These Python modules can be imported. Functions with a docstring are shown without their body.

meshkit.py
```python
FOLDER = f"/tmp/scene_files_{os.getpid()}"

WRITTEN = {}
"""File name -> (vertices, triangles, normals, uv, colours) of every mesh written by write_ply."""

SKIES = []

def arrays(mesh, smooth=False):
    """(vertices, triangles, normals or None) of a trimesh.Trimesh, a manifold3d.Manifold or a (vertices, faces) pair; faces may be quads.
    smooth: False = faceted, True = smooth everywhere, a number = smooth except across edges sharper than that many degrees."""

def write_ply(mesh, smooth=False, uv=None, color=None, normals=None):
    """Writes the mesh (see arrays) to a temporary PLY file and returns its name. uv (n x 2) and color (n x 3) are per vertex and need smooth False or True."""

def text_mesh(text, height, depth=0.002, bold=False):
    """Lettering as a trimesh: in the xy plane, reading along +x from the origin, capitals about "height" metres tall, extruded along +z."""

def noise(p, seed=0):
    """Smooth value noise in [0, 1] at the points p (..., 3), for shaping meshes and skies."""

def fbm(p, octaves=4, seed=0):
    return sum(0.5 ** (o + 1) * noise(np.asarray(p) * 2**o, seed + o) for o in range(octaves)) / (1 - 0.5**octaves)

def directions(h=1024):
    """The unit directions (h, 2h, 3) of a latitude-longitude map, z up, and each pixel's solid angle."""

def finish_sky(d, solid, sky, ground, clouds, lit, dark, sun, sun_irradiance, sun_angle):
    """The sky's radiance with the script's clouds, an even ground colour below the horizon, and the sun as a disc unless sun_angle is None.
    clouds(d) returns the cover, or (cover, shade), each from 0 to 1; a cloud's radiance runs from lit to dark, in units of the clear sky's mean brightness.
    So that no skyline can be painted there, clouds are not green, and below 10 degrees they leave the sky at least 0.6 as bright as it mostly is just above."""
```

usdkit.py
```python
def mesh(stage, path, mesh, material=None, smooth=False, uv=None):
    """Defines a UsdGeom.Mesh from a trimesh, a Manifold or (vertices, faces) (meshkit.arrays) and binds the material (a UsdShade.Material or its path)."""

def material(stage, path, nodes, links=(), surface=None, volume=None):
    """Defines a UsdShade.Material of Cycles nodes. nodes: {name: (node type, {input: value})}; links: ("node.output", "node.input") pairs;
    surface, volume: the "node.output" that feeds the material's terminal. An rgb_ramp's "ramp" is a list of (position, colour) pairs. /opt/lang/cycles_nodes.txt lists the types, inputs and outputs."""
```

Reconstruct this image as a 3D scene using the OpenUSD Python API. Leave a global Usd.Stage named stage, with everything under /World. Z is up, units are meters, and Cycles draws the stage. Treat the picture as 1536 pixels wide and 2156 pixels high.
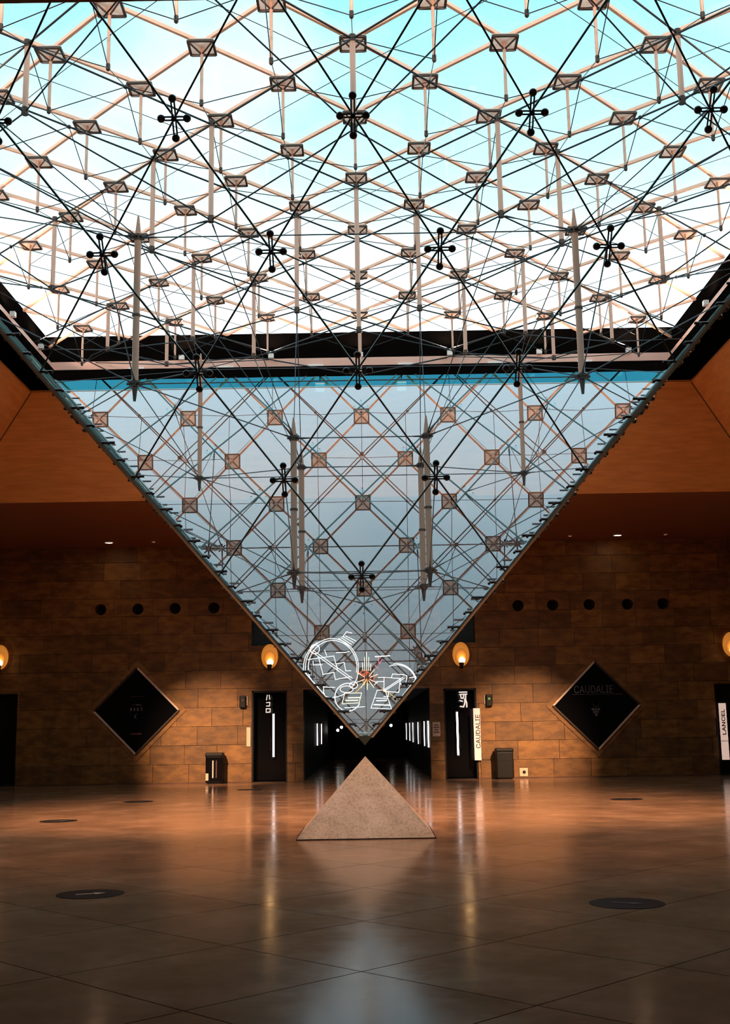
import math, random
import numpy as np, trimesh, usdkit, meshkit
from pxr import Usd, UsdGeom, UsdLux, UsdShade, Gf, Sdf
from shapely.geometry import Polygon, box as sbox, Point
from shapely import affinity

rng = random.Random(7)
stage = Usd.Stage.CreateInMemory()
UsdGeom.Xform.Define(stage, '/World')
UsdGeom.Scope.Define(stage, '/World/Looks')

# ------------------------------------------------------------------ camera
Z0 = 1.3034            # height of the glass tip above the floor
ETA = 1.1702           # rise of the glass per metre out from its axis
FPX, YAW, PITCH, ROLL = 2439.55, 0.0013, 0.1834, -0.0159
EYE = (0.0799, -17.971, 0.2638 + Z0)
cy, sy, cp, sp, cr, sr = (f(a) for a in (YAW, PITCH, ROLL) for f in (math.cos, math.sin))
fw = np.array([-sy * cp, cy * cp, sp]); rt = np.array([cy, sy, 0.0]); up = np.cross(rt, fw)
rt, up = cr * rt + sr * up, -sr * rt + cr * up
cam = UsdGeom.Camera.Define(stage, '/World/Camera')
cam.CreateHorizontalApertureAttr(36.0)
cam.CreateFocalLengthAttr(FPX / 1536 * 36.0)
cam.CreateClippingRangeAttr(Gf.Vec2f(0.1, 500))
cam.AddTransformOp().Set(Gf.Matrix4d(*rt, 0, *up, 0, *(-fw), 0, *EYE, 1))
cam.CreateExposureAttr(0.0)

# ------------------------------------------------------------------ sky
sky = UsdLux.DomeLight.Define(stage, '/World/sky')
sky.CreateIntensityAttr(1.0)
SKY = 1.65
sky_mat = usdkit.material(stage, '/World/Looks/sky', {
    "g": ("geometry", {}), "s": ("separate_xyz", {}),
    "r": ("rgb_ramp", {"ramp": [(0.0, (.98, .98, .96)), (.34, (.95, .99, 1.0)), (.43, (.56, .89, .98)), (.57, (.29, .71, .85)), (.72, (.36, .70, .84)), (1.0, (.52, .73, .85))]}),
    "m": ("mapping", {"scale": (2.2, 2.2, 3.4)}),
    "n": ("noise_texture", {"scale": 1.6, "detail": 6, "roughness": .55}),
    "c": ("rgb_ramp", {"ramp": [(.47, (0, 0, 0)), (.76, (.8, .8, .8))]}),
    "x": ("mix", {"color2": (.93, .98, 1.0)}),
    "b": ("background_shader", {"strength": SKY})},
    [("g.position", "s.vector"), ("s.z", "r.fac"), ("g.position", "m.vector"), ("m.vector", "n.vector"), ("n.fac", "c.fac"),
     ("c.color", "x.fac"), ("r.color", "x.color1"), ("x.color", "b.color")], surface="b.background")
UsdShade.MaterialBindingAPI.Apply(sky.GetPrim()).Bind(sky_mat)

SPOT = 8000.0         # strength of the added spotlights under the curb
UPL = 1300.0            # strength of uplights added on the ledge to warm the skylight bars
DOWN = 30.0           # strength of the ceiling downlights


def downlight_source(path, pos, power, radius=0.12, color=(1.0, .62, .33), cone=None):
    l = UsdLux.DiskLight.Define(stage, path)
    l.CreateRadiusAttr(radius); l.CreateIntensityAttr(power); l.CreateColorAttr(Gf.Vec3f(*color))
    l.AddTranslateOp().Set(Gf.Vec3d(*pos))
    if cone:
        sh = UsdLux.ShapingAPI.Apply(l.GetPrim()); sh.CreateShapingConeAngleAttr(cone); sh.CreateShapingConeSoftnessAttr(.6)
    return l


# ------------------------------------------------------------------ materials
M = {}


def plain(name, color, rough=.5, metal=0.0, spec=.5, emit=None, strength=0.0, coat=0.0):
    d = {"base_color": color, "roughness": rough, "metallic": metal, "specular_ior_level": spec, "coat_weight": coat}
    if emit is not None:
        d["emission_color"] = emit; d["emission_strength"] = strength
    M[name] = usdkit.material(stage, '/World/Looks/' + name, {"p": ("principled_bsdf", d)}, [], surface="p.BSDF")


def grained(name, c1, c2, scale=3.0, stretch=(1, 1, 1), rough=(.5, .6), bump=.3, bscale=40.0, bdist=.004, vary=.25, spec=.5, detail=5, pits=0.0, ramp=(.35, .68), tint=(1, 1, 1)):
    """stone and metal: two tones mixed by noise, a tone of its own for each piece, fine relief"""
    n = {"g": ("geometry", {}), "mp": ("mapping", {"scale": stretch}), "n": ("noise_texture", {"scale": scale, "detail": detail, "roughness": .6}),
         "r": ("rgb_ramp", {"ramp": [(ramp[0], c1), (ramp[1], c2)]}), "o": ("object_info", {}),
         "mr": ("map_range", {"from_min": 0.0, "from_max": 1.0, "to_min": 1 - vary, "to_max": 1 + vary}),
         "h": ("hsv", {"hue": .5, "saturation": 1.0, "fac": 1.0}),
         "rr": ("map_range", {"from_min": .3, "from_max": .7, "to_min": rough[0], "to_max": rough[1], "clamp": True}),
         "nb": ("noise_texture", {"scale": bscale, "detail": 4, "roughness": .6}), "bp": ("bump", {"strength": bump, "distance": bdist}),
         "p": ("principled_bsdf", {"specular_ior_level": spec, "specular_tint": tint})}
    links = [("g.position", "mp.vector"), ("mp.vector", "n.vector"), ("n.fac", "r.fac"), ("r.color", "h.color"), ("o.random", "mr.value"), ("mr.result", "h.value"),
             ("n.fac", "rr.value"), ("rr.result", "p.roughness"), ("mp.vector", "nb.vector"), ("nb.fac", "bp.height"), ("bp.normal", "p.normal")]
    if pits:
        n["v"] = ("noise_texture", {"scale": 26.0, "detail": 6, "roughness": .75}); n["vr"] = ("rgb_ramp", {"ramp": [(.40, (1 - pits,) * 3), (.52, (1, 1, 1))]})
        n["mx"] = ("mix", {"mix_type": "multiply", "fac": 1.0})
        links += [("g.position", "v.vector"), ("v.fac", "vr.fac"), ("h.color", "mx.color1"), ("vr.color", "mx.color2"), ("mx.color", "p.base_color")]
    else:
        links += [("h.color", "p.base_color")]
    M[name] = usdkit.material(stage, '/World/Looks/' + name, n, links, surface="p.BSDF")


def glass(name, base, slope, tint, dust, dust_color=(.80, .74, .72), rough=.0, shine=(1, 1, 1), power=1.0):
    """a window pane: see-through, mirrored by its angle, with a thin veil of dust"""
    nodes = {"f": ("layer_weight", {"blend": .5}), "w": ("math", {"math_type": "power", "value2": power}), "a": ("math", {"math_type": "multiply_add", "value2": slope, "value3": base, "use_clamp": True}),
             "t": ("transparent_bsdf", {"color": tint}), "g": ("glossy_bsdf", {"color": shine, "roughness": rough}),
             "d": ("diffuse_bsdf", {"color": dust_color}), "m": ("mix_closure", {}), "k": ("mix_closure", {"fac": dust})}
    M[name] = usdkit.material(stage, '/World/Looks/' + name, nodes, [("f.facing", "w.value1"), ("w.value", "a.value1"), ("a.value", "m.fac"), ("t.BSDF", "m.closure1"), ("g.BSDF", "m.closure2"),
                              ("m.closure", "k.closure1"), ("d.BSDF", "k.closure2")], surface="k.closure")


glass('pane_glass', .0, 2.5, (.93, .985, .985), .012, power=1.95)
glass('band_glass', .02, .75, (.30, .80, .85), .0, (.1, .5, .6), .0, (.10, .62, .80))  # teal of the reflected sky put into the glass colour
glass('roof_glass', .02, .08, (.97, .99, .99), .0)
glass('shop_glass', .04, .2, (.5, .5, .5), .0)
grained('wall_stone', (.145, .062, .013), (.27, .125, .032), 2.6, (1, 1, 2.2), (.5, .65), .5, 24, .006, .30, detail=9, ramp=(.38, .62))
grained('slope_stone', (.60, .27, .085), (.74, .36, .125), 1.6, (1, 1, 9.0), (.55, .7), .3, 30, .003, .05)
grained('ceiling_plaster', (.22, .085, .035), (.26, .10, .04), 1.5, (1, 1, 1), (.6, .7), .1, 20, .002, .03)
grained('floor_stone', (.24, .12, .065), (.36, .195, .115), 1.1, (1, 1, 1), (.11, .19), .06, 5, .002, .10, .22, 8, tint=(1.0, .84, .72))
grained('joint_stone', (.10, .05, .03), (.14, .07, .04), 3, (1, 1, 1), (.3, .4), .1, 20, .002, .0)
grained('pyramid_stone', (.46, .36, .29), (.62, .51, .44), 3.5, (1, 1, 1), (.5, .65), .5, 50, .004, .0, .4, 8, .30)
plain('curb_black', (.002, .0018, .0018), .8, 0, .0)
plain('ledge_pink', (.80, .46, .36), .5)
plain('fitting_pale', (.80, .74, .70), .35, .2)
plain('bar_peach', (.85, .50, .35), .4, .1)
plain('strut_peach', (.66, .40, .30), .35, .15)
plain('mast_steel', (.50, .25, .16), .4, .1)
plain('bracket_dark', (.07, .045, .035), .4, .5)
plain('rod_dark', (.035, .037, .04), .35, .6)
plain('cable_steel', (.10, .10, .105), .3, .7)
plain('joint_teal', (.06, .13, .13), .3, .1)
plain('hip_steel', (.46, .54, .55), .3, .25)
plain('clamp_black', (.06, .06, .065), .3, .7)
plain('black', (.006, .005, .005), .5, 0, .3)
plain('black_gloss', (.004, .004, .005), .12, 0, .4)
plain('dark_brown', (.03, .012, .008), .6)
plain('edge_metal', (.85, .66, .55), .35, .0)
plain('print_grey', (.10, .10, .10), .5)
plain('print_red', (.10, .02, .02), .5)
plain('print_white', (.85, .82, .78), .5)
plain('print_dark', (.10, .07, .05), .5)
plain('paper', (.75, .55, .42), .6)
plain('socket_pale', (.80, .55, .38), .5)
plain('teal_niche', (.0, .035, .05), .5)  # recess is dark; teal is the mirrored sky put into its colour
plain('banner_lit', (.85, .62, .52), .5, 0, .5, (1.0, .70, .58), .55)
plain('strip_lit', (.9, .85, .85), .5, 0, .5, (1.0, .93, .93), 1.6)
plain('sign_lit', (.9, .85, .8), .5, 0, .5, (1.0, .9, .82), .6)
plain('lens_lit', (.9, .8, .7), .5, 0, .5, (1.0, .90, .78), 6.0)
plain('dot_lit', (.9, .8, .7), .5, 0, .5, (1.0, .85, .65), 1.5)
plain('led_green', (.1, .5, .1), .5, 0, .5, (.25, 1.0, .25), .08)
plain('shade_amber', (.75, .32, .07), .4, 0, .5, (1.0, .36, .05), .33)
plain('bulb_warm', (1, .8, .5), .4, 0, .5, (1.0, .70, .30), 4.0)
plain('neon_white', (.9, .9, .9), .4, 0, .5, (1.0, .95, .92), 1.15)
plain('neon_cream', (.9, .85, .7), .4, 0, .5, (1.0, .86, .66), 1.1)
plain('neon_red', (.9, .2, .1), .4, 0, .5, (1.0, .16, .06), .7)
plain('neon_amber', (.9, .5, .1), .4, 0, .5, (1.0, .50, .12), .8)
plain('neon_pink', (.9, .3, .4), .4, 0, .5, (1.0, .25, .38), .8)

M['plate_frosted'] = usdkit.material(stage, '/World/Looks/plate_frosted', {"d": ("diffuse_bsdf", {"color": (.95, .68, .52)}), "t": ("translucent_bsdf", {"color": (.97, .84, .76)}), "m": ("mix_closure", {"fac": .75})},
                                    [("d.BSDF", "m.closure1"), ("t.BSDF", "m.closure2")], surface="m.closure")

# ------------------------------------------------------------------ building helpers
USED = {}


def numbered(parent, name):
    k = USED.get((parent, name), -1) + 1
    USED[(parent, name)] = k
    return name if k == 0 else f'{name}_{k:03d}'


def tag(prim, label=None, cat=None, group=None, kind=None):
    for k, v in (('label', label), ('category', cat), ('group', group), ('kind', kind)):
        if v:
            prim.SetCustomDataByKey(k, v)
    return prim


def thing(name, label=None, cat=None, loc=(0, 0, 0), rotz=0.0, group=None, kind=None):
    x = UsdGeom.Xform.Define(stage, '/World/' + numbered('/World', name))
    x.AddTranslateOp().Set(Gf.Vec3d(*map(float, loc)))
    if rotz:
        x.AddRotateZOp().Set(float(rotz))
    return tag(x.GetPrim(), label, cat, group, kind)


def obj(name, mesh, mat, parent=None, smooth=False, label=None, cat=None, group=None, kind=None):
    base = str(parent.GetPath()) if parent is not None else '/World'
    p = usdkit.mesh(stage, base + '/' + numbered(base, name), mesh, M[mat] if mat else None, smooth).GetPrim()
    return tag(p, label, cat, group, kind)


def copy_of(src, loc, rotz=0.0, label=None, group=None):
    was = src.GetCustomData()
    t = thing(src.GetName(), label or was['label'], was['category'], loc, rotz, group or was.get('group'))
    t.GetReferences().AddInternalReference(src.GetPath())
    t.SetInstanceable(True)
    return t


cat_ = trimesh.util.concatenate


def A(*p):
    return np.array(p, float)


def box(cx, cy_, cz, sx, sy_, sz):
    b = trimesh.creation.box((sx, sy_, sz)); b.apply_translation((cx, cy_, cz)); return b


def span(x0, x1, y0, y1, z0, z1):
    return box((x0 + x1) / 2, (y0 + y1) / 2, (z0 + z1) / 2, x1 - x0, y1 - y0, z1 - z0)


def tube(p, q, r, r2=None, n=8):
    p, q = np.asarray(p, float), np.asarray(q, float)
    r2 = r if r2 is None else r2
    d = q - p; L = np.linalg.norm(d); d = d / L
    a = np.cross(d, (0, 0, 1.0) if abs(d[2]) < .9 else (1.0, 0, 0)); a /= np.linalg.norm(a); b = np.cross(d, a)
    t = np.arange(n) / n * 2 * np.pi
    ring = np.cos(t)[:, None] * a + np.sin(t)[:, None] * b
    v = np.vstack([p + ring * r, q + ring * r2, [p], [q]])
    i = np.arange(n); j = (i + 1) % n
    f = np.vstack([np.c_[i, j, i + n], np.c_[j, j + n, i + n], np.c_[j, i, np.full(n, 2 * n)], np.c_[i + n, j + n, np.full(n, 2 * n + 1)]])
    m = trimesh.Trimesh(v, f, process=False)
    if m.volume < 0:
        m.invert()
    return m


def path(pts, r, closed=False, n=6):
    pts = [np.asarray(p, float) for p in pts]
    if closed:
        pts = pts + [pts[0]]
    return cat_([tube(a, b, r, n=n) for a, b in zip(pts[:-1], pts[1:]) if np.linalg.norm(b - a) > 1e-6] + [ball(p, r, 1) for p in pts])


def ball(c, r, sub=2):
    s = trimesh.creation.icosphere(sub, r); s.apply_translation(c); return s


def bar(p, q, w, t, nrm):
    """a flat bar from p to q, w wide across, t thick along nrm"""
    p, q, nrm = (np.asarray(x, float) for x in (p, q, nrm))
    d = (q - p) / np.linalg.norm(q - p); s = np.cross(d, nrm); s /= np.linalg.norm(s); k = np.cross(s, d)
    v = [e + a * s * w / 2 + b * k * t / 2 for e in (p, q) for a, b in ((-1, -1), (1, -1), (1, 1), (-1, 1))]
    return trimesh.convex.convex_hull(np.array(v))


def extrude_y(poly, y0, y1):
    """a polygon in x-z given depth from y0 to y1"""
    parts = [trimesh.creation.extrude_polygon(g, abs(y1 - y0), engine='earcut') for g in getattr(poly, 'geoms', [poly]) if g.area > 1e-7]
    m = cat_(parts)
    v = m.vertices.copy()
    m = trimesh.Trimesh(np.c_[v[:, 0], max(y0, y1) - v[:, 2], v[:, 1]], m.faces, process=False)
    return m


def fan(pts):
    n = len(pts)
    return trimesh.Trimesh(np.array(pts), [[0, i, i + 1] for i in range(1, n - 1)], process=False)


def rounded(sx, sy_, sz, r, center=(0, 0, 0)):
    c = [ball((a * (sx / 2 - r), b * (sy_ / 2 - r), e * (sz / 2 - r)), r, 2).vertices for a in (-1, 1) for b in (-1, 1) for e in (-1, 1)]
    m = trimesh.convex.convex_hull(np.vstack(c)); m.apply_translation(center); return m


# ------------------------------------------------------------------ the setting
WY = 17.2                       # the back wall
CZ = 5.8 + Z0                   # the flat ceiling
XW, YB = 14.0, -25.0            # side walls, wall behind the camera

fl = thing('floor', 'polished brown stone floor of large diagonal slabs mirroring the hall', 'floor', kind='structure')
obj('bed', cat_([span(-XW - .5, XW + .5, YB - .5, WY + .55, -.3, -.012), span(-2.6, 2.6, WY + .55, 47, -.3, -.012)]), 'joint_stone', fl)
hall = sbox(-XW, YB, XW, WY + .3).union(sbox(-1.95, WY, 1.95, 46.5))
seen = Polygon([(-2.6, -13.5), (2.8, -13.5), (11.6, WY), (-11.6, WY)])
rest = []
for iu in range(-30, 40):
    for iv in range(-40, 60):
        u, v = iu * 2.0, -iv * 2.0   # u = x + y, v = x - y
        c = [((u_ + v_) / 2, (u_ - v_) / 2) for u_, v_ in ((u + .008, v + .008), (u + 1.992, v + .008), (u + 1.992, v + 1.992), (u + .008, v + 1.992))]
        p = Polygon(c).intersection(hall)
        if p.is_empty or p.area < .02 or p.geom_type != 'Polygon':
            continue
        m = trimesh.creation.extrude_polygon(p, .04, engine='earcut'); m.apply_translation((0, 0, -.04))
        if p.centroid.within(seen):
            obj('slab', m, 'floor_stone', fl)
        else:
            rest.append(m)
obj('far_slabs', cat_(rest), 'floor_stone', fl, kind='stuff')

# back wall with its openings
HOLES = [(-8.05, 5.2), (-6.92, 5.2), (-5.79, 5.2), (-4.61, 5.2), (4.64, 5.12), (5.69, 5.12), (6.8, 5.12), (7.96, 5.11), (9.04, 5.11)]
openings = [sbox(-1.91, -1, 1.88, 2.70), sbox(-3.45, -1, -2.39, 2.68), sbox(2.30, -1, 3.28, 2.66), sbox(-12.6, -1, -10.47, 2.71), sbox(10.41, -1, 12.6, 2.68),
            sbox(-3.46, 4.03, -2.33, 6.88), sbox(2.26, 4.03, 3.30, 6.84)] + [Point(x, z).buffer(.17, 12) for x, z in HOLES]
holes = openings[0]
for o in openings[1:]:
    holes = holes.union(o)
wl = thing('wall_back', 'back wall of warm brown stone blocks with dark shop doorways', 'wall', kind='structure')
obj('core', extrude_y(sbox(-XW, 0, XW, CZ + .1).difference(holes), WY + .05, WY + .6), 'joint_stone', wl)
ch, bw = .5525, 1.09
for r in range(14):
    z0, z1 = r * ch, min((r + 1) * ch, CZ)
    if z1 - z0 < .1:
        continue
    x = -11.5 - (bw * .5 if r % 2 else 0)
    while x < 11.4:
        w_ = bw * rng.uniform(.86, 1.14)
        p = sbox(x + .005, z0 + .005, x + w_ - .005, z1 - .005).difference(holes)
        x += w_
        if p.is_empty or p.area < .01:
            continue
        obj('stone_block', extrude_y(p, WY + rng.uniform(-.006, .006), WY + .07), 'wall_stone', wl)
obj('plain_stretch', cat_([span(-XW, -12.7, WY, WY + .07, 0, CZ), span(12.7, XW, WY, WY + .07, 0, CZ), span(-12.7, -11.6, WY, WY + .07, 2.8, CZ), span(11.6, 12.7, WY, WY + .07, 2.8, CZ)]), 'wall_stone', wl)
for x, z in HOLES:
    obj('port_lining', cat_([tube((x, WY + .55, z), (x, WY + .5, z), .2, n=20)]), 'black', wl)
for x0, x1, z0, z1 in ((-3.46, -2.33, 4.03, 6.88), (2.26, 3.30, 4.03, 6.84)):
    obj('niche_back', span(x0 - .1, x1 + .1, WY + .45, WY + .5, z0 - .1, z1 + .1), 'teal_niche', wl)
obj('plinth_joint', span(-10.4, -3.5, WY - .012, WY, 0, .035), 'joint_stone', wl)
obj('plinth_joint', span(3.3, 10.4, WY - .012, WY, 0, .035), 'joint_stone', wl)

for name, mesh, mat in (('wall_left', span(-XW - .4, -XW, YB, WY + .6, -.3, CZ + .3), 'wall_stone'), ('wall_right', span(XW, XW + .4, YB, WY + .6, -.3, CZ + .3), 'wall_stone'),
                        ('wall_front', span(-XW, XW, YB - .4, YB, -.3, CZ + .3), 'wall_stone')):
    obj(name, mesh, mat, None, kind='structure', label={'wall_left': 'plain stone wall at the left end of the hall', 'wall_right': 'plain stone wall at the right end of the hall', 'wall_front': 'plain stone wall behind the viewer'}[name], cat='wall')

# ceiling: flat part, four sloping stone sides, black curb
SC, SB = 9.9, 7.55
ce = thing('ceiling', 'dark flat ceiling around the sloping stone sides of the skylight well', 'ceiling', kind='structure')
flat = trimesh.creation.extrude_polygon(sbox(-XW - .3, YB - .3, XW + .3, WY + .6).difference(sbox(-SC, -SC, SC, SC)), .3, engine='earcut'); flat.apply_translation((0, 0, CZ))
obj('flat_ceiling', flat, 'ceiling_plaster', ce)
zc = 7.9 + Z0
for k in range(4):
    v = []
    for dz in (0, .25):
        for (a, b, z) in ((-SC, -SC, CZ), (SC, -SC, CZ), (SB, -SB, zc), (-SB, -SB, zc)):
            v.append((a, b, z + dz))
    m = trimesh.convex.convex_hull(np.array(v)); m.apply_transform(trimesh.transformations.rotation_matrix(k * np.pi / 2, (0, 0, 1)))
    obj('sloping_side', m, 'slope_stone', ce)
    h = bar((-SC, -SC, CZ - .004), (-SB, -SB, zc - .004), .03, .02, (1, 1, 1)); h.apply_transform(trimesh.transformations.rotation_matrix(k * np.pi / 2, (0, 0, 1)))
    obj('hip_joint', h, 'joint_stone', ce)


def ring(inner, outer, z0, z1):
    m = trimesh.creation.extrude_polygon(sbox(-outer, -outer, outer, outer).difference(sbox(-inner, -inner - (.45 if inner > 6.9 else 0), inner, inner)), z1 - z0, engine='earcut')
    m.apply_translation((0, 0, z0 + Z0)); return m


cb = thing('trim_1', 'black curb with a pale pink ledge framing the skylight', 'curb', kind='structure')
obj('lower_frame', ring(6.82, 7.62, 7.95, 8.19), 'curb_black', cb)
obj('ledge', ring(6.93, 7.62, 8.19, 8.41), 'ledge_pink', cb)
obj('upstand', ring(7.1, 7.62, 8.41, 9.06), 'curb_black', cb)
for k in range(4):
    for x in (-5, -3, -1, 1, 3, 5):
        m = cat_([box(x, 6.9, 8.22 + Z0, .34, .1, .05), box(x, 6.86, 8.08 + Z0, .08, .06, .28), box(x + 1, 6.9, 8.46 + Z0, .12, .1, .1)])
        m.apply_transform(trimesh.transformations.rotation_matrix(k * np.pi / 2, (0, 0, 1)))
        obj('fixing_bracket', m, 'fitting_pale', cb)
        if k == 0 and abs(x) == 1:
            obj('light_box', box(x * .9, 6.6, 7.62 + Z0, .2, .05, .2), 'print_white', cb)
            obj('box_arm', tube((x * .9, 6.62, 7.7 + Z0), (x * .9, 6.8, 8.0 + Z0), .012), 'curb_black', cb)
        a = k * math.pi / 2; px_, py_ = x + 1, 6.86
        if abs(px_) < 6.5:
            l = UsdLux.DiskLight.Define(stage, f'/World/trim_1/uplight_{k}_{x + 5}'); l.CreateRadiusAttr(.06); l.CreateIntensityAttr(UPL); l.CreateColorAttr(Gf.Vec3f(1.0, .60, .40))  # uplight added to warm the undersides of the bars
            mm = Gf.Matrix4d(1.0).SetRotate(Gf.Rotation(Gf.Vec3d(1, 0, 0), 180 + 32)) * Gf.Matrix4d(1.0).SetTranslate(Gf.Vec3d(px_, py_, 8.56 + Z0)) * Gf.Matrix4d(1.0).SetRotate(Gf.Rotation(Gf.Vec3d(0, 0, 1), math.degrees(a)))
            l.AddTransformOp().Set(mm)

# ------------------------------------------------------------------ corridor behind the wall
co = thing('trim_2', 'dark shopping passage opening in the middle of the back wall', 'passage', kind='structure')
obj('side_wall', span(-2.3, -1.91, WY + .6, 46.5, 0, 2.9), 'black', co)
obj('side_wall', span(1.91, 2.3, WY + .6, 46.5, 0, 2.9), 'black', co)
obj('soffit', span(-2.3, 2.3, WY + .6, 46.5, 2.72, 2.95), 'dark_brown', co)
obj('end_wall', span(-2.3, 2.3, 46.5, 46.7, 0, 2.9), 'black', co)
for side, ys in ((1, (18.1, 20.8, 25.8, 31.0, 35.0, 40.0)), (-1, (25.4, 29.2))):
    for i, y in enumerate(ys):
        t = thing('light_strip', f'upright light strip on the {"right" if side > 0 else "left"} of the dark passage, '
                  + ('nearest of its row' if i == 0 else f'{("", "second", "third", "fourth", "fifth", "sixth")[i]} from the front'), 'light', (side * 1.86, y, 0), 0, 'light strips along the passage')
        obj('tube', box(0, 0, 1.32, .035 if i else .05, .05, .80), 'strip_lit', t)
        obj('holder', box(side * .035, 0, 1.32, .03, .09, .9), 'black', t)
for i, (x, y, z) in enumerate(((-1.45, 38, 1.43), (-1.27, 38, 1.57), (1.08, 38, 1.62))):
    t = thing('spot_lamp', ('small glowing spot lamp deep in the passage, lowest one left of the glass tip', 'small glowing spot lamp deep in the passage, closest one left of the glass tip', 'small glowing spot lamp deep in the passage, right of the glass tip')[i], 'lamp', (x, y, z))
    obj('bulb', ball((0, 0, 0), .07), 'lens_lit', t); obj('stem', tube((0, 0, .05), (0, 0, 2.72 - z), .012), 'black', t)

# doorways
for n, (x0, x1, zt) in enumerate(((-3.45, -2.39, 2.68), (2.30, 3.28, 2.66), (-12.6, -10.47, 2.71), (10.41, 12.6, 2.68))):
    d = thing(f'door_{n + 1}', ('dark shop doorway just left of the passage', 'dark shop doorway just right of the passage', 'dark doorway at the far left end of the back wall', 'dark doorway at the far right end of the back wall')[n], 'doorway', kind='structure')
    obj('frame', cat_([span(x0, x0 + .05, WY + .02, WY + .5, 0, zt), span(x1 - .05, x1, WY + .02, WY + .5, 0, zt), span(x0, x1, WY + .02, WY + .5, zt - .05, zt)]), 'black', d)
    obj('pane', span(x0 + .05, x1 - .05, WY + .40, WY + .42, .05, zt - .05), 'black_gloss', d)
    obj('threshold', span(x0, x1, WY + .02, WY + .5, -.02, .015), 'black', d)
    obj('handle', tube(((x0 + x1) / 2, WY + .36, .9), ((x0 + x1) / 2, WY + .36, 1.3), .015), 'black', d)
    obj('back', span(x0 - .2, x1 + .2, WY + .62, WY + .66, -.1, zt + .2), 'black', d)

# ------------------------------------------------------------------ inverted glass pyramid
RT, RB = 6.79, 6.5      # where the glass ends, where its painted teal sky reflection begins


def fp(k, x, r, off=0.0):
    """a point of face k, x across, r steps up from the tip, off metres out of the glass"""
    nz = -1 / math.hypot(1, ETA); ny = -ETA / math.hypot(1, ETA)
    p = A(x, -r + ny * off, r * ETA + nz * off + Z0)
    a = k * math.pi / 2
    return A(p[0] * math.cos(a) - p[1] * math.sin(a), p[0] * math.sin(a) + p[1] * math.cos(a), p[2])


def fn(k):
    return (fp(k, 0, 1, 1) - fp(k, 0, 1, 0))


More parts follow.
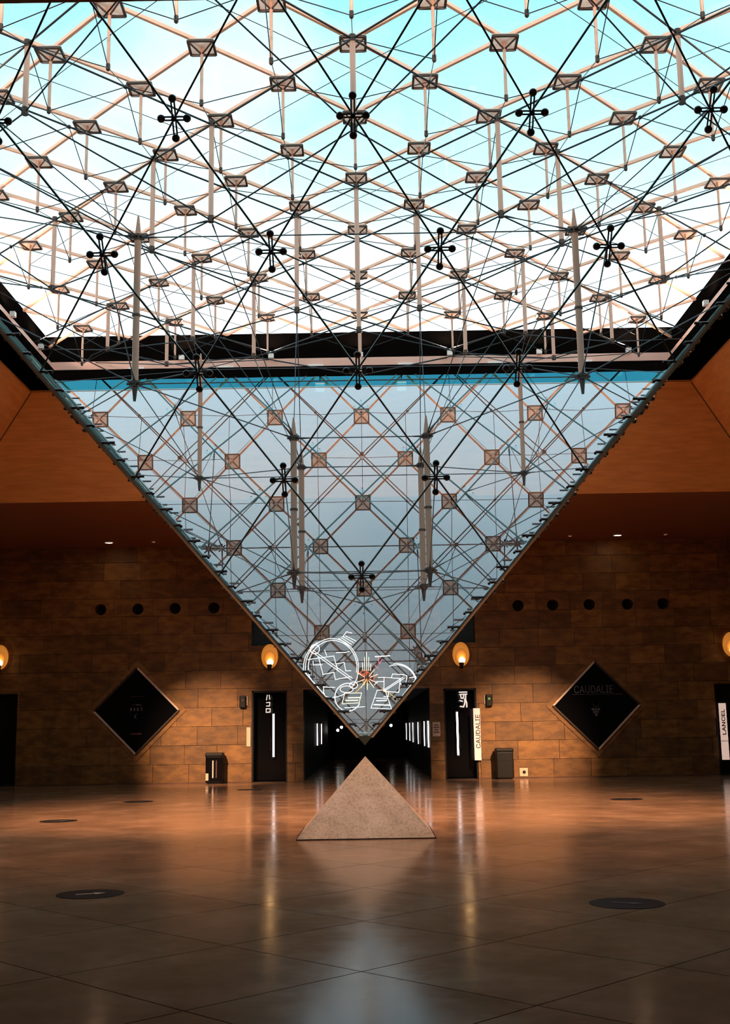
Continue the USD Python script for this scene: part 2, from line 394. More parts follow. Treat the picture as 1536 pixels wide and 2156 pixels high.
py = thing('inverted_glass_pyramid', 'large inverted pyramid of diamond glass panes hanging under the skylight', 'glass pyramid')
for k in range(4):
    for r in range(0, 7):
        for j in range(r + 1):
            x = -r + 2 * j
            whole = Polygon([(x, r), (x + 1, r + 1), (x, r + 2), (x - 1, r + 1)])
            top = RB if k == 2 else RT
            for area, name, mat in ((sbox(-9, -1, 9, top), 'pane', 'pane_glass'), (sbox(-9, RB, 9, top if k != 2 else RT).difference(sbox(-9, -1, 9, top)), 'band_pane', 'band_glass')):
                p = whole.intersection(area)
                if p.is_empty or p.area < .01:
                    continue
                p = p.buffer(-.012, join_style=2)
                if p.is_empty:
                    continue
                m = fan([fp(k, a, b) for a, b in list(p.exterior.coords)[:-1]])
                obj(name, m, mat, py, label='top edge glass strip coloured teal as a painted sky reflection' if name == 'band_pane' else None)
    if k == 2:
        obj('glazing_joint', bar(fp(k, -RB, RB), fp(k, RB, RB), .02, .022, fn(k)), 'hip_steel', py)
    for j in range(1, 7):
        for s in (1, -1):
            obj('glazing_joint', bar(fp(k, s * j, j), fp(k, s * (2 * j - RT), RT), .021, .022, fn(k)), 'joint_teal', py)
    hip0, hip1 = fp(k, -.10, .10), fp(k, -RT, RT)
    d = (hip1 - hip0) / np.linalg.norm(hip1 - hip0); out = fn(k) + fn((k + 3) % 4); out /= np.linalg.norm(out)
    obj('hip_bar', bar(hip0, hip1, .055, .035, out), 'hip_steel', py)
    L = np.linalg.norm(hip1 - hip0); cl = []
    for i in range(1, int(L / .3)):
        c = hip0 + d * i * .3
        for kk, sg in ((k, 1), ((k + 3) % 4, -1)):
            inward = fp(kk, 0, 3) - fp(kk, -3 * sg, 3); inward /= np.linalg.norm(inward)
            cl.append(bar(c + inward * .02, c + inward * (.12 if i % 2 else .2), .03, .02, fn(kk)))
            cl.append(ball(c + inward * .13 + fn(kk) * .035, .02, 1))
    obj('hip_clips', cat_(cl), 'clamp_black', py, kind='stuff')
cap = trimesh.convex.convex_hull(np.array([(0, 0, Z0 - .012)] + [(a * .12, b * .12, Z0 + .13) for a in (-1, 1) for b in (-1, 1)]))
obj('tip_cap', cap, 'joint_teal', py)
obj('tip_rod', cat_([tube((-.17, 0, Z0 + .17), (.17, 0, Z0 + .17), .012), ball((0, 0, Z0 + .16), .035)]), 'hip_steel', py)


def clamp_mesh(k, x, r):
    c = fp(k, x, r, .05); n = fn(k)
    up_ = fp(k, x, r + 1) - fp(k, x, r); up_ /= np.linalg.norm(up_)
    ac = np.cross(n, up_); ms = []
    for dr, ln, off in ((up_, .215, ac), (-up_, .215, ac), (ac, .145, up_), (-ac, .145, up_)):
        e = c + dr * ln
        for s in (-1, 1):
            ms.append(tube(c + off * s * .018, e + off * s * .018, .0095, n=6))
        ms.append(ball(e, .045, 2)); ms.append(tube(e, e - n * .05, .016, n=6))
    ms.append(tube(c + n * .03, c - n * .06, .03, n=8))
    return cat_(ms)


for k in range(4):
    for r in range(2, 7):
        for x in range(-r + 2, r, 2):
            obj('clamp', clamp_mesh(k, x, r), 'clamp_black', py)

# ------------------------------------------------------------------ skylight roof
ROOF = lambda x, y: 9.33 - .0055 * (x * x + y * y) + Z0
nodes = [(x, y) for x in range(-7, 8) for y in range(-7, 8) if (x + y) % 2 == 0]
sr_ = thing('skylight_roof', 'glazed skylight of pale diagonal bars and clear panes under the open sky', 'skylight')
for x, y in nodes:
    for dx in (-1, 1):
        X, Y_ = x + dx, y + 1
        if abs(X) <= 7 and Y_ <= 7:
            obj('glazing_bar', bar((x, y, ROOF(x, y)), (X, Y_, ROOF(X, Y_)), .042, .05, (0, 0, 1)), 'bar_peach', sr_)
for x in range(-7, 8):
    for y in range(-7, 8):
        if (x + y) % 2:
            p = Polygon([(x + 1, y), (x, y + 1), (x - 1, y), (x, y - 1)]).intersection(sbox(-7.12, -7.58, 7.12, 7.12)).buffer(-.01, join_style=2)
            obj('pane', fan([(a, b, ROOF(a, b) + .05) for a, b in list(p.exterior.coords)[:-1]]), 'roof_glass', sr_)

ORD = ['', 'first', 'second', 'third', 'fourth', 'fifth', 'sixth', 'seventh', 'eighth', 'ninth', 'tenth', 'eleventh', 'twelfth', 'thirteenth']


def where(x, y, many):
    row = sorted({b for _, b in many}, reverse=True).index(y) + 1
    side = sorted({abs(a) for a, b in many if b == y and a * x > 0}) if x else []
    return f'{ORD[row]} row from the back, ' + ('on the middle line' if x == 0 else f'{ORD[side.index(abs(x)) + 1]} {"left" if x < 0 else "right"} of the middle')


# short struts hanging from the grid
short = [(x, y) for x, y in nodes if abs(x) <= 6 and abs(y) <= 6]
hg = None
for x, y in nodes:
    if abs(x) > 6 or abs(y) > 6:
        continue
    if hg is None:
        hg = thing('hanger_strut', 'short bracketed skylight strut, ' + where(x, y, short), 'strut', (x, y, ROOF(x, y)), 0, 'short struts under the skylight grid')
        s = .165
        obj('bracket_plate', box(0, 0, -.05, 2 * s, 2 * s, .03), 'plate_frosted', hg)
        obj('bracket_rim', cat_([bar((-s, e, -.075), (s, e, -.075), .03, .03, (0, 0, 1)) for e in (-s, s)] + [bar((e, -s, -.075), (e, s, -.075), .03, .03, (0, 0, 1)) for e in (-s, s)]), 'bracket_dark', hg)
        for a_ in (-1, 1):
            for b_ in (-1, 1):
                obj('bracket_rib', tube((a_ * s, b_ * s, -.08), (0, 0, -.17), .013, n=6), 'bracket_dark', hg)
        obj('post', tube((0, 0, -.04), (0, 0, -.86), .022, n=10), 'strut_peach', hg, smooth=40)
        obj('end_cap', cat_([tube((0, 0, -.83), (0, 0, -.9), .027, n=10), ball((0, 0, -.9), .024, 1)]), 'bracket_dark', hg)
    else:
        copy_of(hg, (x, y, ROOF(x, y)), 0, 'short bracketed skylight strut, ' + where(x, y, short))

# deeper struts of the tension net
NET = (-9, -5, -1, 1, 5, 9)
ZT = 8.6 + Z0
ZB = lambda x, y: min(6.93 + .0185 * (x * x + y * y), 8.2) + Z0
deep = sorted({((u + v) // 2, (u - v) // 2) for u in NET for v in NET if abs((u + v) // 2) <= 6 and abs((u - v) // 2) <= 6})
for x, y in deep:
    h = ZT - ZB(x, y)
    sx_ = 'left' if x < 0 else 'right' if x > 0 else 'middle'
    t = thing('net_strut', 'longer net strut, ' + where(x, y, deep), 'strut', (x, y, ZB(x, y)), 0, 'longer struts of the tension net')
    obj('post', tube((0, 0, 0), (0, 0, h + .03), .036, n=12), 'strut_peach', t, smooth=40)
    obj('end_collar', tube((0, 0, -.03), (0, 0, .06), .044, n=12), 'bracket_dark', t)
    obj('end_collar', tube((0, 0, h - .04), (0, 0, h + .05), .044, n=12), 'bracket_dark', t)

# rods and cables
rn = thing('rod_net', 'dark diagonal rods joining the tops and feet of the longer struts', 'rods')
dset = set(deep)
for c in NET:
    for fam in (0, 1):
        vs = sorted(NET)
        def at(t):
            return ((c + t) / 2, (c - t) / 2) if fam == 0 else ((t + c) / 2, (t - c) / 2)
        lim = 14.2 - abs(c)
        ts = [-lim] + [t for t in vs if abs(t) < lim - .5] + [lim]
        for a, b in zip(ts[:-1], ts[1:]):
            pa, pb = at(a), at(b)
            m = [tube((*pa, ZT), (*pb, ZT), .0135, n=6)]
            n_ = int(round(abs(b - a) / 2))
            for i in range(1, n_):
                q_ = (pa[0] + (pb[0] - pa[0]) * i / n_, pa[1] + (pb[1] - pa[1]) * i / n_)
                m.append(ball((*q_, ZT), .03, 1))
            obj('rod', cat_(m), 'rod_dark', rn)
            ia, ib = tuple(map(int, pa)), tuple(map(int, pb))
            za = ZB(*pa) if a in vs and ia in dset else 8.45 + Z0
            zb = ZB(*pb) if b in vs and ib in dset else 8.45 + Z0
            obj('foot_rod', tube((*pa, za), (*pb, zb), .0105, n=6), 'rod_dark', rn)
cn = thing('cable_net', 'thin dark cables tying the short struts to the rods', 'cables')
onrod = lambda x, y: (x + y) in NET or (x - y) in NET
cab = {}
for x, y in nodes:
    if abs(x) > 6 or abs(y) > 6:
        continue
    foot = A(x, y, ROOF(x, y) - .88)
    for dx, dy in ((1, 0), (-1, 0), (0, 1), (0, -1)):
        X, Y_ = x + dx, y + dy
        if onrod(X, Y_) and abs(X) <= 7 and abs(Y_) <= 7:
            obj('cable', tube(foot, (X, Y_, ZT), .0065, n=5), 'rod_dark', cn)
    if (x - y) % 4 == 0 and x < 6 and y < 6:
        mid = lambda a, b: (a, b, ROOF(a, b) - .45)
        obj('cable', tube(mid(x, y), mid(x + 1, y + 1), .005, n=5), 'rod_dark', cn)
    if (x + y) % 4 == 0 and x < 6 and y > -6:
        mid = lambda a, b: (a, b, ROOF(a, b) - .45)
        obj('cable', tube(mid(x, y), mid(x + 1, y - 1), .005, n=5), 'rod_dark', cn)

# masts
def mast(name, x, y, z0, z1, label, r=.048):
    t = thing('tapered_mast', label, 'mast', (x, y, z0 + Z0), 0)
    h = z1 - z0
    obj('shaft', tube((0, 0, .25), (0, 0, h - .3), r, n=14), 'mast_steel', t, smooth=40)
    obj('tip', tube((0, 0, h - .3), (0, 0, h), r, .012, n=14), 'mast_steel', t, smooth=40)
    obj('tip', tube((0, 0, .25), (0, 0, 0), r, .018, n=14), 'bracket_dark', t, smooth=40)
    obj('collar', cat_([tube((0, 0, .2), (0, 0, .28), r + .014, n=14)] + [tube((0, 0, .24), (.11 * math.cos(a), .11 * math.sin(a), .24), .016, n=6) for a in np.arange(8) * math.pi / 4]), 'bracket_dark', t)
    obj('collar', cat_([tube((0, 0, h - .36), (0, 0, h - .28), r + .012, n=14)] + [tube((0, 0, h - .32), (.1 * math.cos(a), .1 * math.sin(a), h - .32), .014, n=6) for a in np.arange(8) * math.pi / 4]), 'bracket_dark', t)
    obj('band', tube((0, 0, h * .45), (0, 0, h * .45 + .03), r + .012, n=14), 'bracket_dark', t)


for x, y in ((-3, -3), (3, -3), (-3, 3), (3, 3)):
    mast('m', x, y, 4.6, 7.25, f'tall tapered mast high in the glass pyramid, {"front" if y < 0 else "rear"} one on the {"left" if x < 0 else "right"}', .045 if y < 0 else .04)
for x, y in ((-1, -1), (1, -1), (-1, 1), (1, 1)):
    mast('m', x, y, 2.28, 4.88, f'tapered mast low in the glass pyramid, {"front" if y < 0 else "rear"} one on the {"left" if x < 0 else "right"}', .048)

ct = thing('mast_cables', 'steel cables bracing the masts to each other and to the glass', 'cables')


def cable(p, q, r=.0085, mat='cable_steel'):
    p, q = np.asarray(p, float), np.asarray(q, float); d = (q - p) / np.linalg.norm(q - p)
    obj('cable', cat_([tube(p, q, r, n=6), tube(p + d * .06, p + d * .26, r * 2.1, r * 1.2, n=6), tube(q - d * .06, q - d * .2, r * 2.0, r * 1.2, n=6)]), mat, ct)


for R_, zb_, zt_ in ((3, 4.84, 6.93), (1, 2.52, 4.56)):
    cs = [(-R_, -R_), (R_, -R_), (R_, R_), (-R_, R_)]
    for a, b in zip(cs, cs[1:] + cs[:1]):
        cable((*a, zb_ + Z0), (*b, zb_ + Z0)); cable((*a, zt_ + Z0), (*b, zt_ + Z0))
for a in (-1, 1):
    for b in (-1, 1):
        ob, ot, ib, it = A(a * 3, b * 3, 4.84 + Z0), A(a * 3, b * 3, 6.93 + Z0), A(a, b, 2.52 + Z0), A(a, b, 4.56 + Z0)
        cable(ob, it)
        for (x, y) in ((3, 2), (2, 3), (5, 4)):
            cable(ot, (a * x, b * y, ZB(x, y)), .0075)
        ky, kx = (0 if b < 0 else 2), (3 if a < 0 else 1)
        def node(k, x, y, r):     # the clamp of face k nearest to plan position x, y
            best = min(range(-r + 2, r, 2), key=lambda s: np.linalg.norm(fp(k, s, r)[:2] - (x, y)))
            return fp(k, best, r, -.03)
        for k in (ky, kx):
            cable(ib, node(k, 0, 0, 2)); cable(ib, node(k, a * 1.2, b * 1.2, 3), .0075)
            cable(ob, node(k, a * 3, b * 3, 5)); cable(ob, node(k, a * 2, b * 2, 4), .0075)
            cable(ot, node(k, a * 4, b * 4, 6), .0075)
        cable(it, (a * 3, b * 2, ZB(3, 2)), .007); cable(it, (a * 2, b * 3, ZB(2, 3)), .007)
        cable(it, (a, 0, ZB(1, 0)), .007)

# ------------------------------------------------------------------ small stone pyramid
PW, PH = 1.965, 1.132
sp_ = thing('small_stone_pyramid', 'small mottled stone pyramid standing on the floor below the glass tip', 'stone pyramid', (0, 0, 0))
v = np.array([(-PW / 2, -PW / 2, .014), (PW / 2, -PW / 2, .014), (PW / 2, PW / 2, .014), (-PW / 2, PW / 2, .014), (0, 0, PH)])
obj('body', trimesh.convex.convex_hull(v), 'pyramid_stone', sp_)
obj('base_trim', span(-PW / 2 - .012, PW / 2 + .012, -PW / 2 - .012, PW / 2 + .012, 0, .014), 'black', sp_)

# ------------------------------------------------------------------ neon piece inside the tip
ne = thing('neon_sculpture', 'tangle of white neon rings, squares and rays hanging inside the glass tip', 'neon artwork', (0, 0, 0))


def P2(x, z, y=0.0):
    lim = (z - Z0) / ETA - .035        # the piece keeps inside the glass
    return A(max(-lim, min(lim, x)), y, z)


def circle(cx, cz, rx, rz, a0=0, a1=360, n=36, y=0.0):
    return [P2(cx + rx * math.cos(t), cz + rz * math.sin(t), y) for t in np.radians(np.linspace(a0, a1, n))]


NR = .0066
obj('large_ring', cat_([path(circle(-.49, 2.47, .41, .45, -40, 300), NR), path(circle(-.48, 2.47, .375, .42, -10, 250), NR, n=5), path(circle(-.50, 2.46, .43, .46, 120, 265), NR)]), 'neon_white', ne)
obj('ring_cross_tubes', cat_([path([P2(-.80, 2.72), P2(-.20, 2.28)], NR), path([P2(-.78, 2.745), P2(-.18, 2.305)], NR),
    path([P2(-.86, 2.60), P2(-.72, 2.62), P2(-.46, 2.65), P2(-.42, 2.50), P2(-.40, 2.42)], NR), path([P2(-.69, 2.62), P2(-.63, 2.37), P2(-.46, 2.40), P2(-.44, 2.29), P2(-.20, 2.33)], NR),
    path([P2(-.78, 2.58), P2(-.78, 2.52), P2(-.64, 2.52)], NR), path([P2(-.42, 2.53), P2(-.30, 2.55), P2(-.28, 2.42), P2(-.20, 2.42)], NR), path([P2(-.60, 2.74), P2(-.57, 2.66)], NR)]), 'neon_white', ne)
obj('small_loops', cat_([path(circle(-.75, 2.76, .07, .07), NR), path(circle(-.16, 2.20, .06, .05), NR), path(circle(-.27, 2.14, .1, .05), NR)]), 'neon_white', ne)
obj('comb', cat_([path([P2(-.38 + .035 * i, 2.92 + .012 * i), P2(-.22 + .035 * i, 2.80 + .025 * i)], NR) for i in range(4)] + [path([P2(-.32, 2.94), P2(-.26, 3.02), P2(-.18, 3.0)], NR), path([P2(-.42, 2.70), P2(-.28, 2.70), P2(-.22, 2.72)], NR)]), 'neon_white', ne)
obj('lower_ring', cat_([path(circle(-.25, 2.02, .20, .21, 60, 330), NR * 1.3), path([P2(-.45, 2.17), P2(-.62, 2.18)], NR), path([P2(-.62, 2.18), P2(-.62, 2.08)], NR)]), 'neon_white', ne)
obj('lower_panel', cat_([path([P2(-.30, 2.08), P2(-.04, 2.08), P2(-.08, 1.93), P2(-.34, 1.92)], NR, True), path([P2(-.24, 2.01), P2(-.06, 2.01)], NR * 1.6), path([P2(-.28, 1.97), P2(-.10, 1.97)], NR * 1.6)]), 'neon_cream', ne)
obj('lower_base_tube', path([P2(-.30, 1.86), P2(0.0, 1.87)], NR), 'neon_white', ne)
obj('right_ring', cat_([path(circle(.50, 2.20, .30, .30, -35, 110), NR), path(circle(.49, 2.19, .325, .33, -15, 95), NR), path([P2(.62, 1.98), P2(.74, 2.0), P2(.79, 2.05)], NR)]), 'neon_white', ne)
obj('right_square', cat_([path([P2(.31, 2.31), P2(.56, 2.29), P2(.53, 2.08), P2(.30, 2.10)], NR, True), path([P2(.30, 2.12), P2(.60, 2.31)], NR), path([P2(.32, 2.11), P2(.62, 2.295)], NR),
    path([P2(.42, 2.30), P2(.44, 2.36), P2(.60, 2.35), P2(.66, 2.33), P2(.64, 2.21), P2(.55, 2.21)], NR), path([P2(.30, 2.25), P2(.20, 2.25), P2(.16, 2.2)], NR), path([P2(.37, 2.10), P2(.37, 2.02), P2(.30, 2.02)], NR),
    path([P2(.31, 2.31), P2(.22, 2.31)], NR), path([P2(.70, 2.30), P2(.80, 2.31)], NR)]), 'neon_white', ne)
obj('trapezoid', cat_([path([P2(.20, 2.12), P2(.32, 2.12), P2(.43, 1.83), P2(.10, 1.85)], NR, True), path([P2(.17, 2.00), P2(.36, 1.99)], NR), path([P2(.19, 1.96), P2(.34, 1.96)], NR * 1.5), path([P2(.15, 1.90), P2(.38, 1.89)], NR * 1.7)]), 'neon_white', ne)
obj('rays', cat_([path([P2(.045 + .03 * i, 2.42), P2(.045 + .033 * i, 2.42 + l)], NR) for i, l in ((-2, .12), (-1, .2), (0, .28), (1, .2), (2, .1))]
    + [path([P2(.05 + .05 * math.cos(a), 2.30 + .05 * math.sin(a)), P2(.05 + .17 * math.cos(a), 2.30 + .17 * math.sin(a))], NR) for a in np.radians([20, 50, 150, 200, 235, 270, 305, 335])]), 'neon_cream', ne)
obj('red_burst', cat_([path(circle(.0, 2.38, .05, .04), NR), path(circle(.05, 2.33, .05, .06), NR), path([P2(-.10, 2.40), P2(-.02, 2.36), P2(.06, 2.40)], NR), path([P2(.12, 2.24), P2(.17, 2.32), P2(.14, 2.36)], NR)]), 'neon_red', ne)
obj('amber_burst', cat_([path([P2(-.02, 2.28), P2(.0, 2.20), P2(.04, 2.29), P2(.06, 2.20)], NR), path([P2(-.05, 2.17), P2(-.14, 2.08)], NR), path([P2(.28, 2.15), P2(.50, 1.98)], NR)]), 'neon_amber', ne)
obj('pink_curl', cat_([path([P2(.22, 2.62), P2(.24, 2.52), P2(.28, 2.58)], NR), path([P2(.17, 2.50), P2(.22, 2.45)], NR)]), 'neon_pink', ne)
obj('top_tube', path([P2(.18, 2.63), P2(.40, 2.64)], NR * 1.4), 'neon_white', ne)
obj('hanging_wire', cat_([tube((-.49, 0, 2.93), (-.98, -.98, 3.60), .003, n=5), tube((.40, 0, 2.64), (.98, -.98, 3.60), .003, n=5), tube((.05, 0, 2.70), (0, 0, 3.82), .003, n=5), tube((-1, 0, 3.82), (1, 0, 3.82), .004, n=5)]), 'cable_steel', ne)

# ------------------------------------------------------------------ things on and by the back wall
def diamond_board(cx, cz, h, label, right):
    t = thing('display_board', label, 'display board', (cx, WY, cz))
    q = lambda s: Polygon([(0, s), (s, 0), (0, -s), (-s, 0)])
    obj('stone_surround', extrude_y(q(h + .22).difference(q(h - .02)), -.03, .0), 'wall_stone', t)
    obj('panel', extrude_y(q(h - .02), -.05, -.01), 'black_gloss', t)
    c = [(0, h), (h, 0), (0, -h), (-h, 0)]
    for i in range(4):
        a, b = c[i], c[(i + 1) % 4]
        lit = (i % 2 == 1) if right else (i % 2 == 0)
        obj('frame_strip', bar((a[0], -.06, a[1]), (b[0], -.06, b[1]), .05, .07, (0, 1, 0)), 'edge_metal' if lit else 'bracket_dark', t)  # edges that catch the light painted pale, the shaded ones dark
    return t


def text(s, height, bold=False, width=None):
    m = meshkit.text_mesh(s, height, .006, bold)
    b = m.bounds
    m.apply_translation((-(b[0][0] + b[1][0]) / 2, -(b[0][1] + b[1][1]) / 2, 0))
    if width:
        k = width / (b[1][0] - b[0][0]); m.apply_scale((k, 1, 1))
    v = m.vertices.copy()
    return trimesh.Trimesh(np.c_[v[:, 0], -v[:, 2], v[:, 1]], m.faces, process=False)


def upright(m):
    """lettering that reads from the bottom to the top"""
    m = m.copy(); m.apply_transform(trimesh.transformations.rotation_matrix(-math.pi / 2, (0, 1, 0))); return m


bl = diamond_board(-6.89, 2.15, 1.27, 'black diamond-shaped display board with small faint print, left half of the back wall', False)
obj('print', cat_([box(x, -.053, .04, .05, .006, .09) for x in (-.16, -.06, .04)] + [box(.15, -.053, .05, .03, .006, .12), box(.06, -.053, .17, .16, .006, .03), box(-.09, -.053, .17, .1, .006, .015)]), 'print_grey', bl)
obj('print', extrude_y(Point(0, -.17).buffer(.06).difference(Point(.03, -.17).buffer(.05)), -.056, -.05), 'print_grey', bl)
obj('print', cat_([box(0, -.053, -.68, .34, .006, .05), box(0, -.053, .42, .36, .006, .012)]), 'print_red', bl)
br_ = diamond_board(6.85, 2.10, 1.29, 'black diamond-shaped display board with grey shop lettering, right half of the back wall', True)
tx = text('CAUDALIE', .22, False, 1.16); tx.apply_translation((-.06, -.052, .47)); obj('lettering', tx, 'print_grey', br_)
obj('underline', box(.05, -.053, .32, 1.5, .006, .012), 'print_grey', br_)
em = [ball((0, 0, 0), .045, 1) for _ in range(6)]
for m, (x, z) in zip(em, ((-.09, .0), (0, .0), (.09, .0), (-.045, -.08), (.045, -.08), (0, -.16))):
    m.vertices[:, 1] *= .12; m.apply_translation((x - .02, -.053, z - .12))
obj('emblem', cat_(em + [path([A(-.09, -.053, .04), A(-.07, -.053, -.06 + .02), A(.05, -.053, -.04), A(.07, -.053, .05)], .009, n=5)]), 'print_grey', br_)

# wall lamps
for i, (x, z, lab) in enumerate(((-2.9, 3.70, 'amber oval wall lamp above the doorway left of the passage'), (2.85, 3.67, 'amber oval wall lamp above the doorway right of the passage'),
                                 (-11.02, 3.80, 'amber oval wall lamp cut by the left edge of the picture'), (10.98, 3.84, 'amber oval wall lamp cut by the right edge of the picture'))):
    t = thing('wall_lamp', lab, 'wall lamp', (x, WY, z))
    sh = trimesh.creation.icosphere(3, 1.0); sh.vertices = sh.vertices * (.255, .05, .37); sh.apply_translation((0, -.10, 0))
    obj('shade', sh, 'shade_amber', t, smooth=True)
    sh2 = trimesh.creation.icosphere(3, 1.0); sh2.vertices = sh2.vertices * (.17, .05, .24); sh2.apply_translation((.0, -.15, -.07))
    obj('inner_shade', sh2, 'shade_amber', t, smooth=True)
    b = trimesh.creation.icosphere(2, 1.0); b.vertices = b.vertices * (.10, .05, .10); b.apply_translation((.02, -.19, -.18)); obj('bulb', b, 'bulb_warm', t, smooth=True)
    obj('holder', cat_([tube((0, -.2, -.42), (0, -.2, -.25), .05, .075, n=12), tube((0, -.2, -.38), (0, 0, -.38), .025)]), 'black', t)
    obj('back_plate', tube((0, 0, -.1), (0, -.06, -.1), .09, n=16), 'black', t)
    l = UsdLux.SphereLight.Define(stage, str(t.GetPath()) + '/glow'); l.CreateRadiusAttr(.06); l.CreateIntensityAttr(16); l.CreateColorAttr(Gf.Vec3f(1, .6, .25)); l.AddTranslateOp().Set(Gf.Vec3d(.02, -.34, -.1))

# ceiling lamps
def ceiling_lamp(x, y, r, label, power, lens, group=None):
    t = thing('downlight', label, 'ceiling lamp', (x, y, CZ), 0, group)
    obj('rim', trimesh.creation.annulus(r, r + .03, .03, transform=trimesh.transformations.translation_matrix((0, 0, -.015))), 'edge_metal', t)
    obj('lens', tube((0, 0, -.012), (0, 0, .0), r, n=20), lens, t)
    if power:
        l = downlight_source(str(t.GetPath()) + '/glow', (0, 0, -.035), power, r)
    return t


ceiling_lamp(-7.6, 16.1, .11, 'bright round ceiling lamp above the left display board', DOWN, 'lens_lit')
ceiling_lamp(7.57, 16.25, .11, 'bright round ceiling lamp above the right display board', DOWN, 'lens_lit')
ceiling_lamp(-6.27, 16.1, .035, 'tiny ceiling spot just right of the bright left ceiling lamp', 0, 'dot_lit')
ceiling_lamp(6.15, 16.25, .035, 'tiny ceiling spot just left of the bright right ceiling lamp', 0, 'dot_lit')
ceiling_lamp(9.0, 16.25, .035, 'tiny ceiling spot to the right of the bright right ceiling lamp', 0, 'dot_lit')
for x in (-11.2, 11.2):  # lamps added out of view to light the hall floor
    for y in (0, 6, 12):
        ceiling_lamp(x, y, .12, f'added round ceiling lamp over the {"left" if x < 0 else "right"} aisle, {"front" if y < 3 else "middle" if y < 9 else "rear"} one of three', DOWN * .4, 'lens_lit', f'added lamps over the {"left" if x < 0 else "right"} aisle')

# spots added under the curb, out of view, to light floor and back wall
def spot(pos, aim, power, cone, label, group, color=(1.0, .61, .36)):
    t = thing('spotlight', label, 'spotlight', pos, 0, group)
    d = A(*aim) - A(*pos); d /= np.linalg.norm(d)
    obj('housing', tube(d * -.02, d * .2, .10, .12, 14), 'black', t)
    obj('yoke', tube((0, 0, 0), (0, 0, .16), .02), 'black', t)
    obj('lens', tube(d * .2, d * .205, .105, n=14), 'lens_lit', t)
    z = -d; x = np.cross((0, 0, 1), z); x /= np.linalg.norm(x); y = np.cross(z, x); o = d * .33
    l = UsdLux.SphereLight.Define(stage, str(t.GetPath()) + '/glow'); l.CreateRadiusAttr(.1); l.CreateIntensityAttr(power); l.CreateColorAttr(Gf.Vec3f(*color))
    l.AddTransformOp().Set(Gf.Matrix4d(*map(float, x), 0, *map(float, y), 0, *map(float, z), 0, *map(float, o), 1))
    sh = UsdLux.ShapingAPI.Apply(l.GetPrim()); sh.CreateShapingConeAngleAttr(cone); sh.CreateShapingConeSoftnessAttr(1.0)


zs = 7.95 + Z0 - .16
for s_ in (-1, 1):
    for y, ay in ((-2.5, -2.4), (.4, 3.6)):
        spot((s_ * 7.25, y, zs), (s_ * 2.4, ay + 1.8, 0), SPOT * (.55 if y < 0 else 3.3), 36, f'added black spot lamp under the {"left" if s_ < 0 else "right"} edge of the skylight curb, {"front" if y < 0 else "rear"} one of two', f'added spotlights under the {"left" if s_ < 0 else "right"} curb')
    spot((s_ * 7.25, -3, zs), (s_ * .1, -.5, .45), SPOT * .26, 5.5, f'added black spot lamp under the {"left" if s_ < 0 else "right"} curb turned to the small stone pyramid', None, (1.0, .86, .76))
    spot((s_ * 7.25, 2, zs), (s_ * 4.5, WY, .7), SPOT * 7.5, 8.5, f'added black spot lamp under the {"left" if s_ < 0 else "right"} curb turned towards the back wall', f'added spotlights turned to the {"left" if s_ < 0 else "right"} back wall')

# bins
for x, lab, a in ((-4.50, 'black litter bin with two pale stripes by the wall left of the passage', 1), (4.01, 'plain black litter bin by the wall right of the passage', 0)):
    t = thing('litter_bin', lab, 'litter bin', (x, WY - .32, 0))
    obj('body', rounded(.5, .36, .78, .04, (0, 0, .41)), 'black_gloss' if a else 'black', t)
    obj('lid', rounded(.53, .39, .12, .04, (0, 0, .83)), 'black', t)
    obj('foot', box(0, 0, .02, .4, .28, .04), 'black', t)
    if a:
        for sx_ in (-.03, .07):
            obj('stripe', box(sx_, -.183, .42, .035, .01, .5), 'print_red' if sx_ > 0 else 'edge_metal', t)
        obj('sticker', box(-.2, -.183, .2, .08, .01, .2), 'paper', t)
    else:
        obj('flap', box(0, -.183, .62, .34, .01, .16), 'black', t)

# boxes, notices, socket, signs
for x, z, lab in ((-3.71, 2.36, 'small dark wall box beside the left shop doorway'), (3.65, 2.29, 'small dark wall box with a green light beside the right shop doorway')):
    t = thing('wall_box', lab, 'wall box', (x, WY, z))
    obj('case', rounded(.19, .12, .36, .03, (0, -.06, 0)), 'black', t)
    obj('screen', box(0, -.125, .05, .07, .01, .06), 'led_green' if x > 0 else 'bracket_dark', t)
    obj('edge_plate', box(-.13 if x > 0 else .13, -.02, .03, .02, .04, .26), 'edge_metal', t)
t = thing('wall_plaque', 'narrow upright beige plaque beside the left shop doorway', 'plaque', (-3.54, WY, 1.33)); obj('plate', box(0, -.015, 0, .12, .03, .56), 'socket_pale', t); obj('rim', box(0, -.004, 0, .14, .008, .58), 'dark_brown', t)
t = thing('notice', 'small pale notice sheet between the passage and the right shop doorway', 'notice', (2.06, WY, 1.47))
obj('sheet', box(0, -.008, 0, .23, .015, .42), 'paper', t); obj('print', cat_([box(0, -.017, z, w_, .004, .03) for z, w_ in ((.12, .14), (.05, .17), (-.02, .12), (-.09, .17))]), 'print_dark', t)
t = thing('wall_socket', 'square pale socket plate low on the wall right of the black bin', 'socket', (4.61, WY, .18))
obj('plate', box(0, -.015, 0, .24, .03, .24), 'socket_pale', t); obj('hole', tube((.01, -.034, 0), (.01, -.02, 0), .05, n=14), 'black', t)
for x0, z0, z1, lab in ((-2.82, .73, 2.0, 'upright white light strip in the left shop doorway'), (2.71, .69, 1.97, 'upright white light strip in the right shop doorway')):
    t = thing('door_light', lab, 'light', (x0, WY + .3, 0)); obj('tube', box(0, 0, (z0 + z1) / 2, .06, .05, z1 - z0), 'strip_lit', t); obj('holder', box(0, .045, (z0 + z1) / 2, .09, .04, z1 - z0 + .08), 'black', t)


def strokes(pts, r=.022):
    return cat_([path([A(x, -.0, z) for x, z in p], r, n=6) for p in pts])


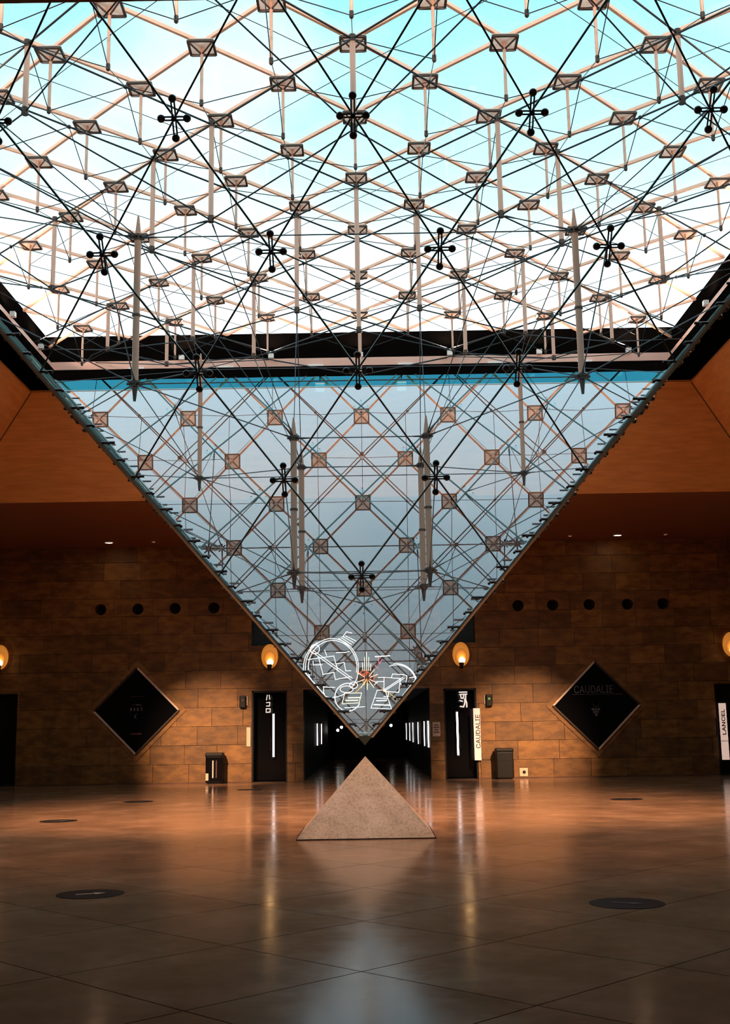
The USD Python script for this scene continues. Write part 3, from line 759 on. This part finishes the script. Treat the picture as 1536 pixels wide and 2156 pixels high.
t = thing('shop_sign', 'small lit white sign of curled strokes over the right shop doorway', 'sign', (2.89, WY + .05, 2.33))
obj('strokes', strokes([[(-.11, .22), (.11, .22)], [(-.1, .15), (.11, .16)], [(-.08, .15), (-.06, .04), (.0, .04), (.02, .12)], [(.08, .14), (.07, .0), (.1, -.1), (.1, -.22)], [(-.1, -.03), (-.03, -.05)], [(-.09, -.2), (.0, -.22), (.04, -.12), (.05, .02)]]), 'sign_lit', t)
obj('hanger', tube((0, .01, .23), (0, .01, .33), .008), 'black', t)
t = thing('shop_sign', 'narrow lit white sign of small marks over the left shop doorway', 'sign', (-2.96, WY + .05, 2.29))
obj('strokes', strokes([[(-.03, .26), (-.05, .12)], [(.03, .26), (.05, .14)], [(-.05, .04), (.05, .05), (.04, -.06), (-.05, -.06)], [(-.06, -.14), (.06, -.14), (.06, -.24), (-.06, -.25), (-.06, -.14)]], .016), 'sign_lit', t)
obj('hanger', tube((0, .01, .25), (0, .01, .36), .008), 'black', t)

t = thing('shop_banner', 'upright pale banner with dark shop lettering at the right shop doorway', 'banner', (3.265, WY - .08, 1.305))
obj('panel', box(0, 0, 0, .2, .05, 1.52), 'banner_lit', t)
m = upright(text('CAUDALIE', .125, True, .98)); m.apply_translation((.02, -.027, .08)); obj('lettering', m, 'print_dark', t)
obj('bracket', cat_([box(0, .05, .6, .04, .06, .04), box(0, .05, -.6, .04, .06, .04)]), 'black', t)
t = thing('shop_banner', 'upright pale banner with dark letters at the doorway on the right edge of the picture', 'banner', (10.59, WY - .08, 1.27))
obj('panel', cat_([box(0, 0, .28, .21, .05, 1.1), box(0, 0, -.555, .21, .05, .54)]), 'banner_lit', t)
m = upright(text('LANCEL', .10, True, .75)); m.apply_translation((0, -.027, .28)); obj('lettering', m, 'print_dark', t)
obj('bracket', cat_([box(0, .05, .6, .04, .06, .04), box(0, .05, -.6, .04, .06, .04), box(0, 0, -.28, .2, .03, .04)]), 'black', t)

# floor stickers
for i, (x, y, lab) in enumerate(((-2.68, -6.15, 'round black floor sticker with a pale arrow, nearest on the left'), (2.32, -7.28, 'round black floor sticker with a pale arrow, nearest on the right'),
                                 (-5.5, 3.34, 'round black floor sticker in the left middle distance'), (-5.13, 8.7, 'round black floor sticker farther back on the left, below the left display board'),
                                 (5.4, 6.9, 'round black floor sticker far back on the right, below the right display board'), (-3.1, 13.2, 'round black floor sticker farthest back on the left, in front of the striped bin'))):
    t = thing('floor_sticker', lab, 'floor sticker', (x, y, 0))
    obj('disc', tube((0, 0, .0), (0, 0, .004), .33, n=48), 'black', t)
    rz = -.5 if i % 2 else .35
    ar = trimesh.creation.extrude_polygon(affinity.rotate(Polygon([(-.14, -.02), (.04, -.02), (.04, -.06), (.15, 0), (.04, .06), (.04, .02), (-.14, .02)]), math.degrees(rz)), .002, engine='earcut'); ar.apply_translation((0, 0, .0042))
    obj('arrow', ar, 'print_grey' if i else 'paper', t)
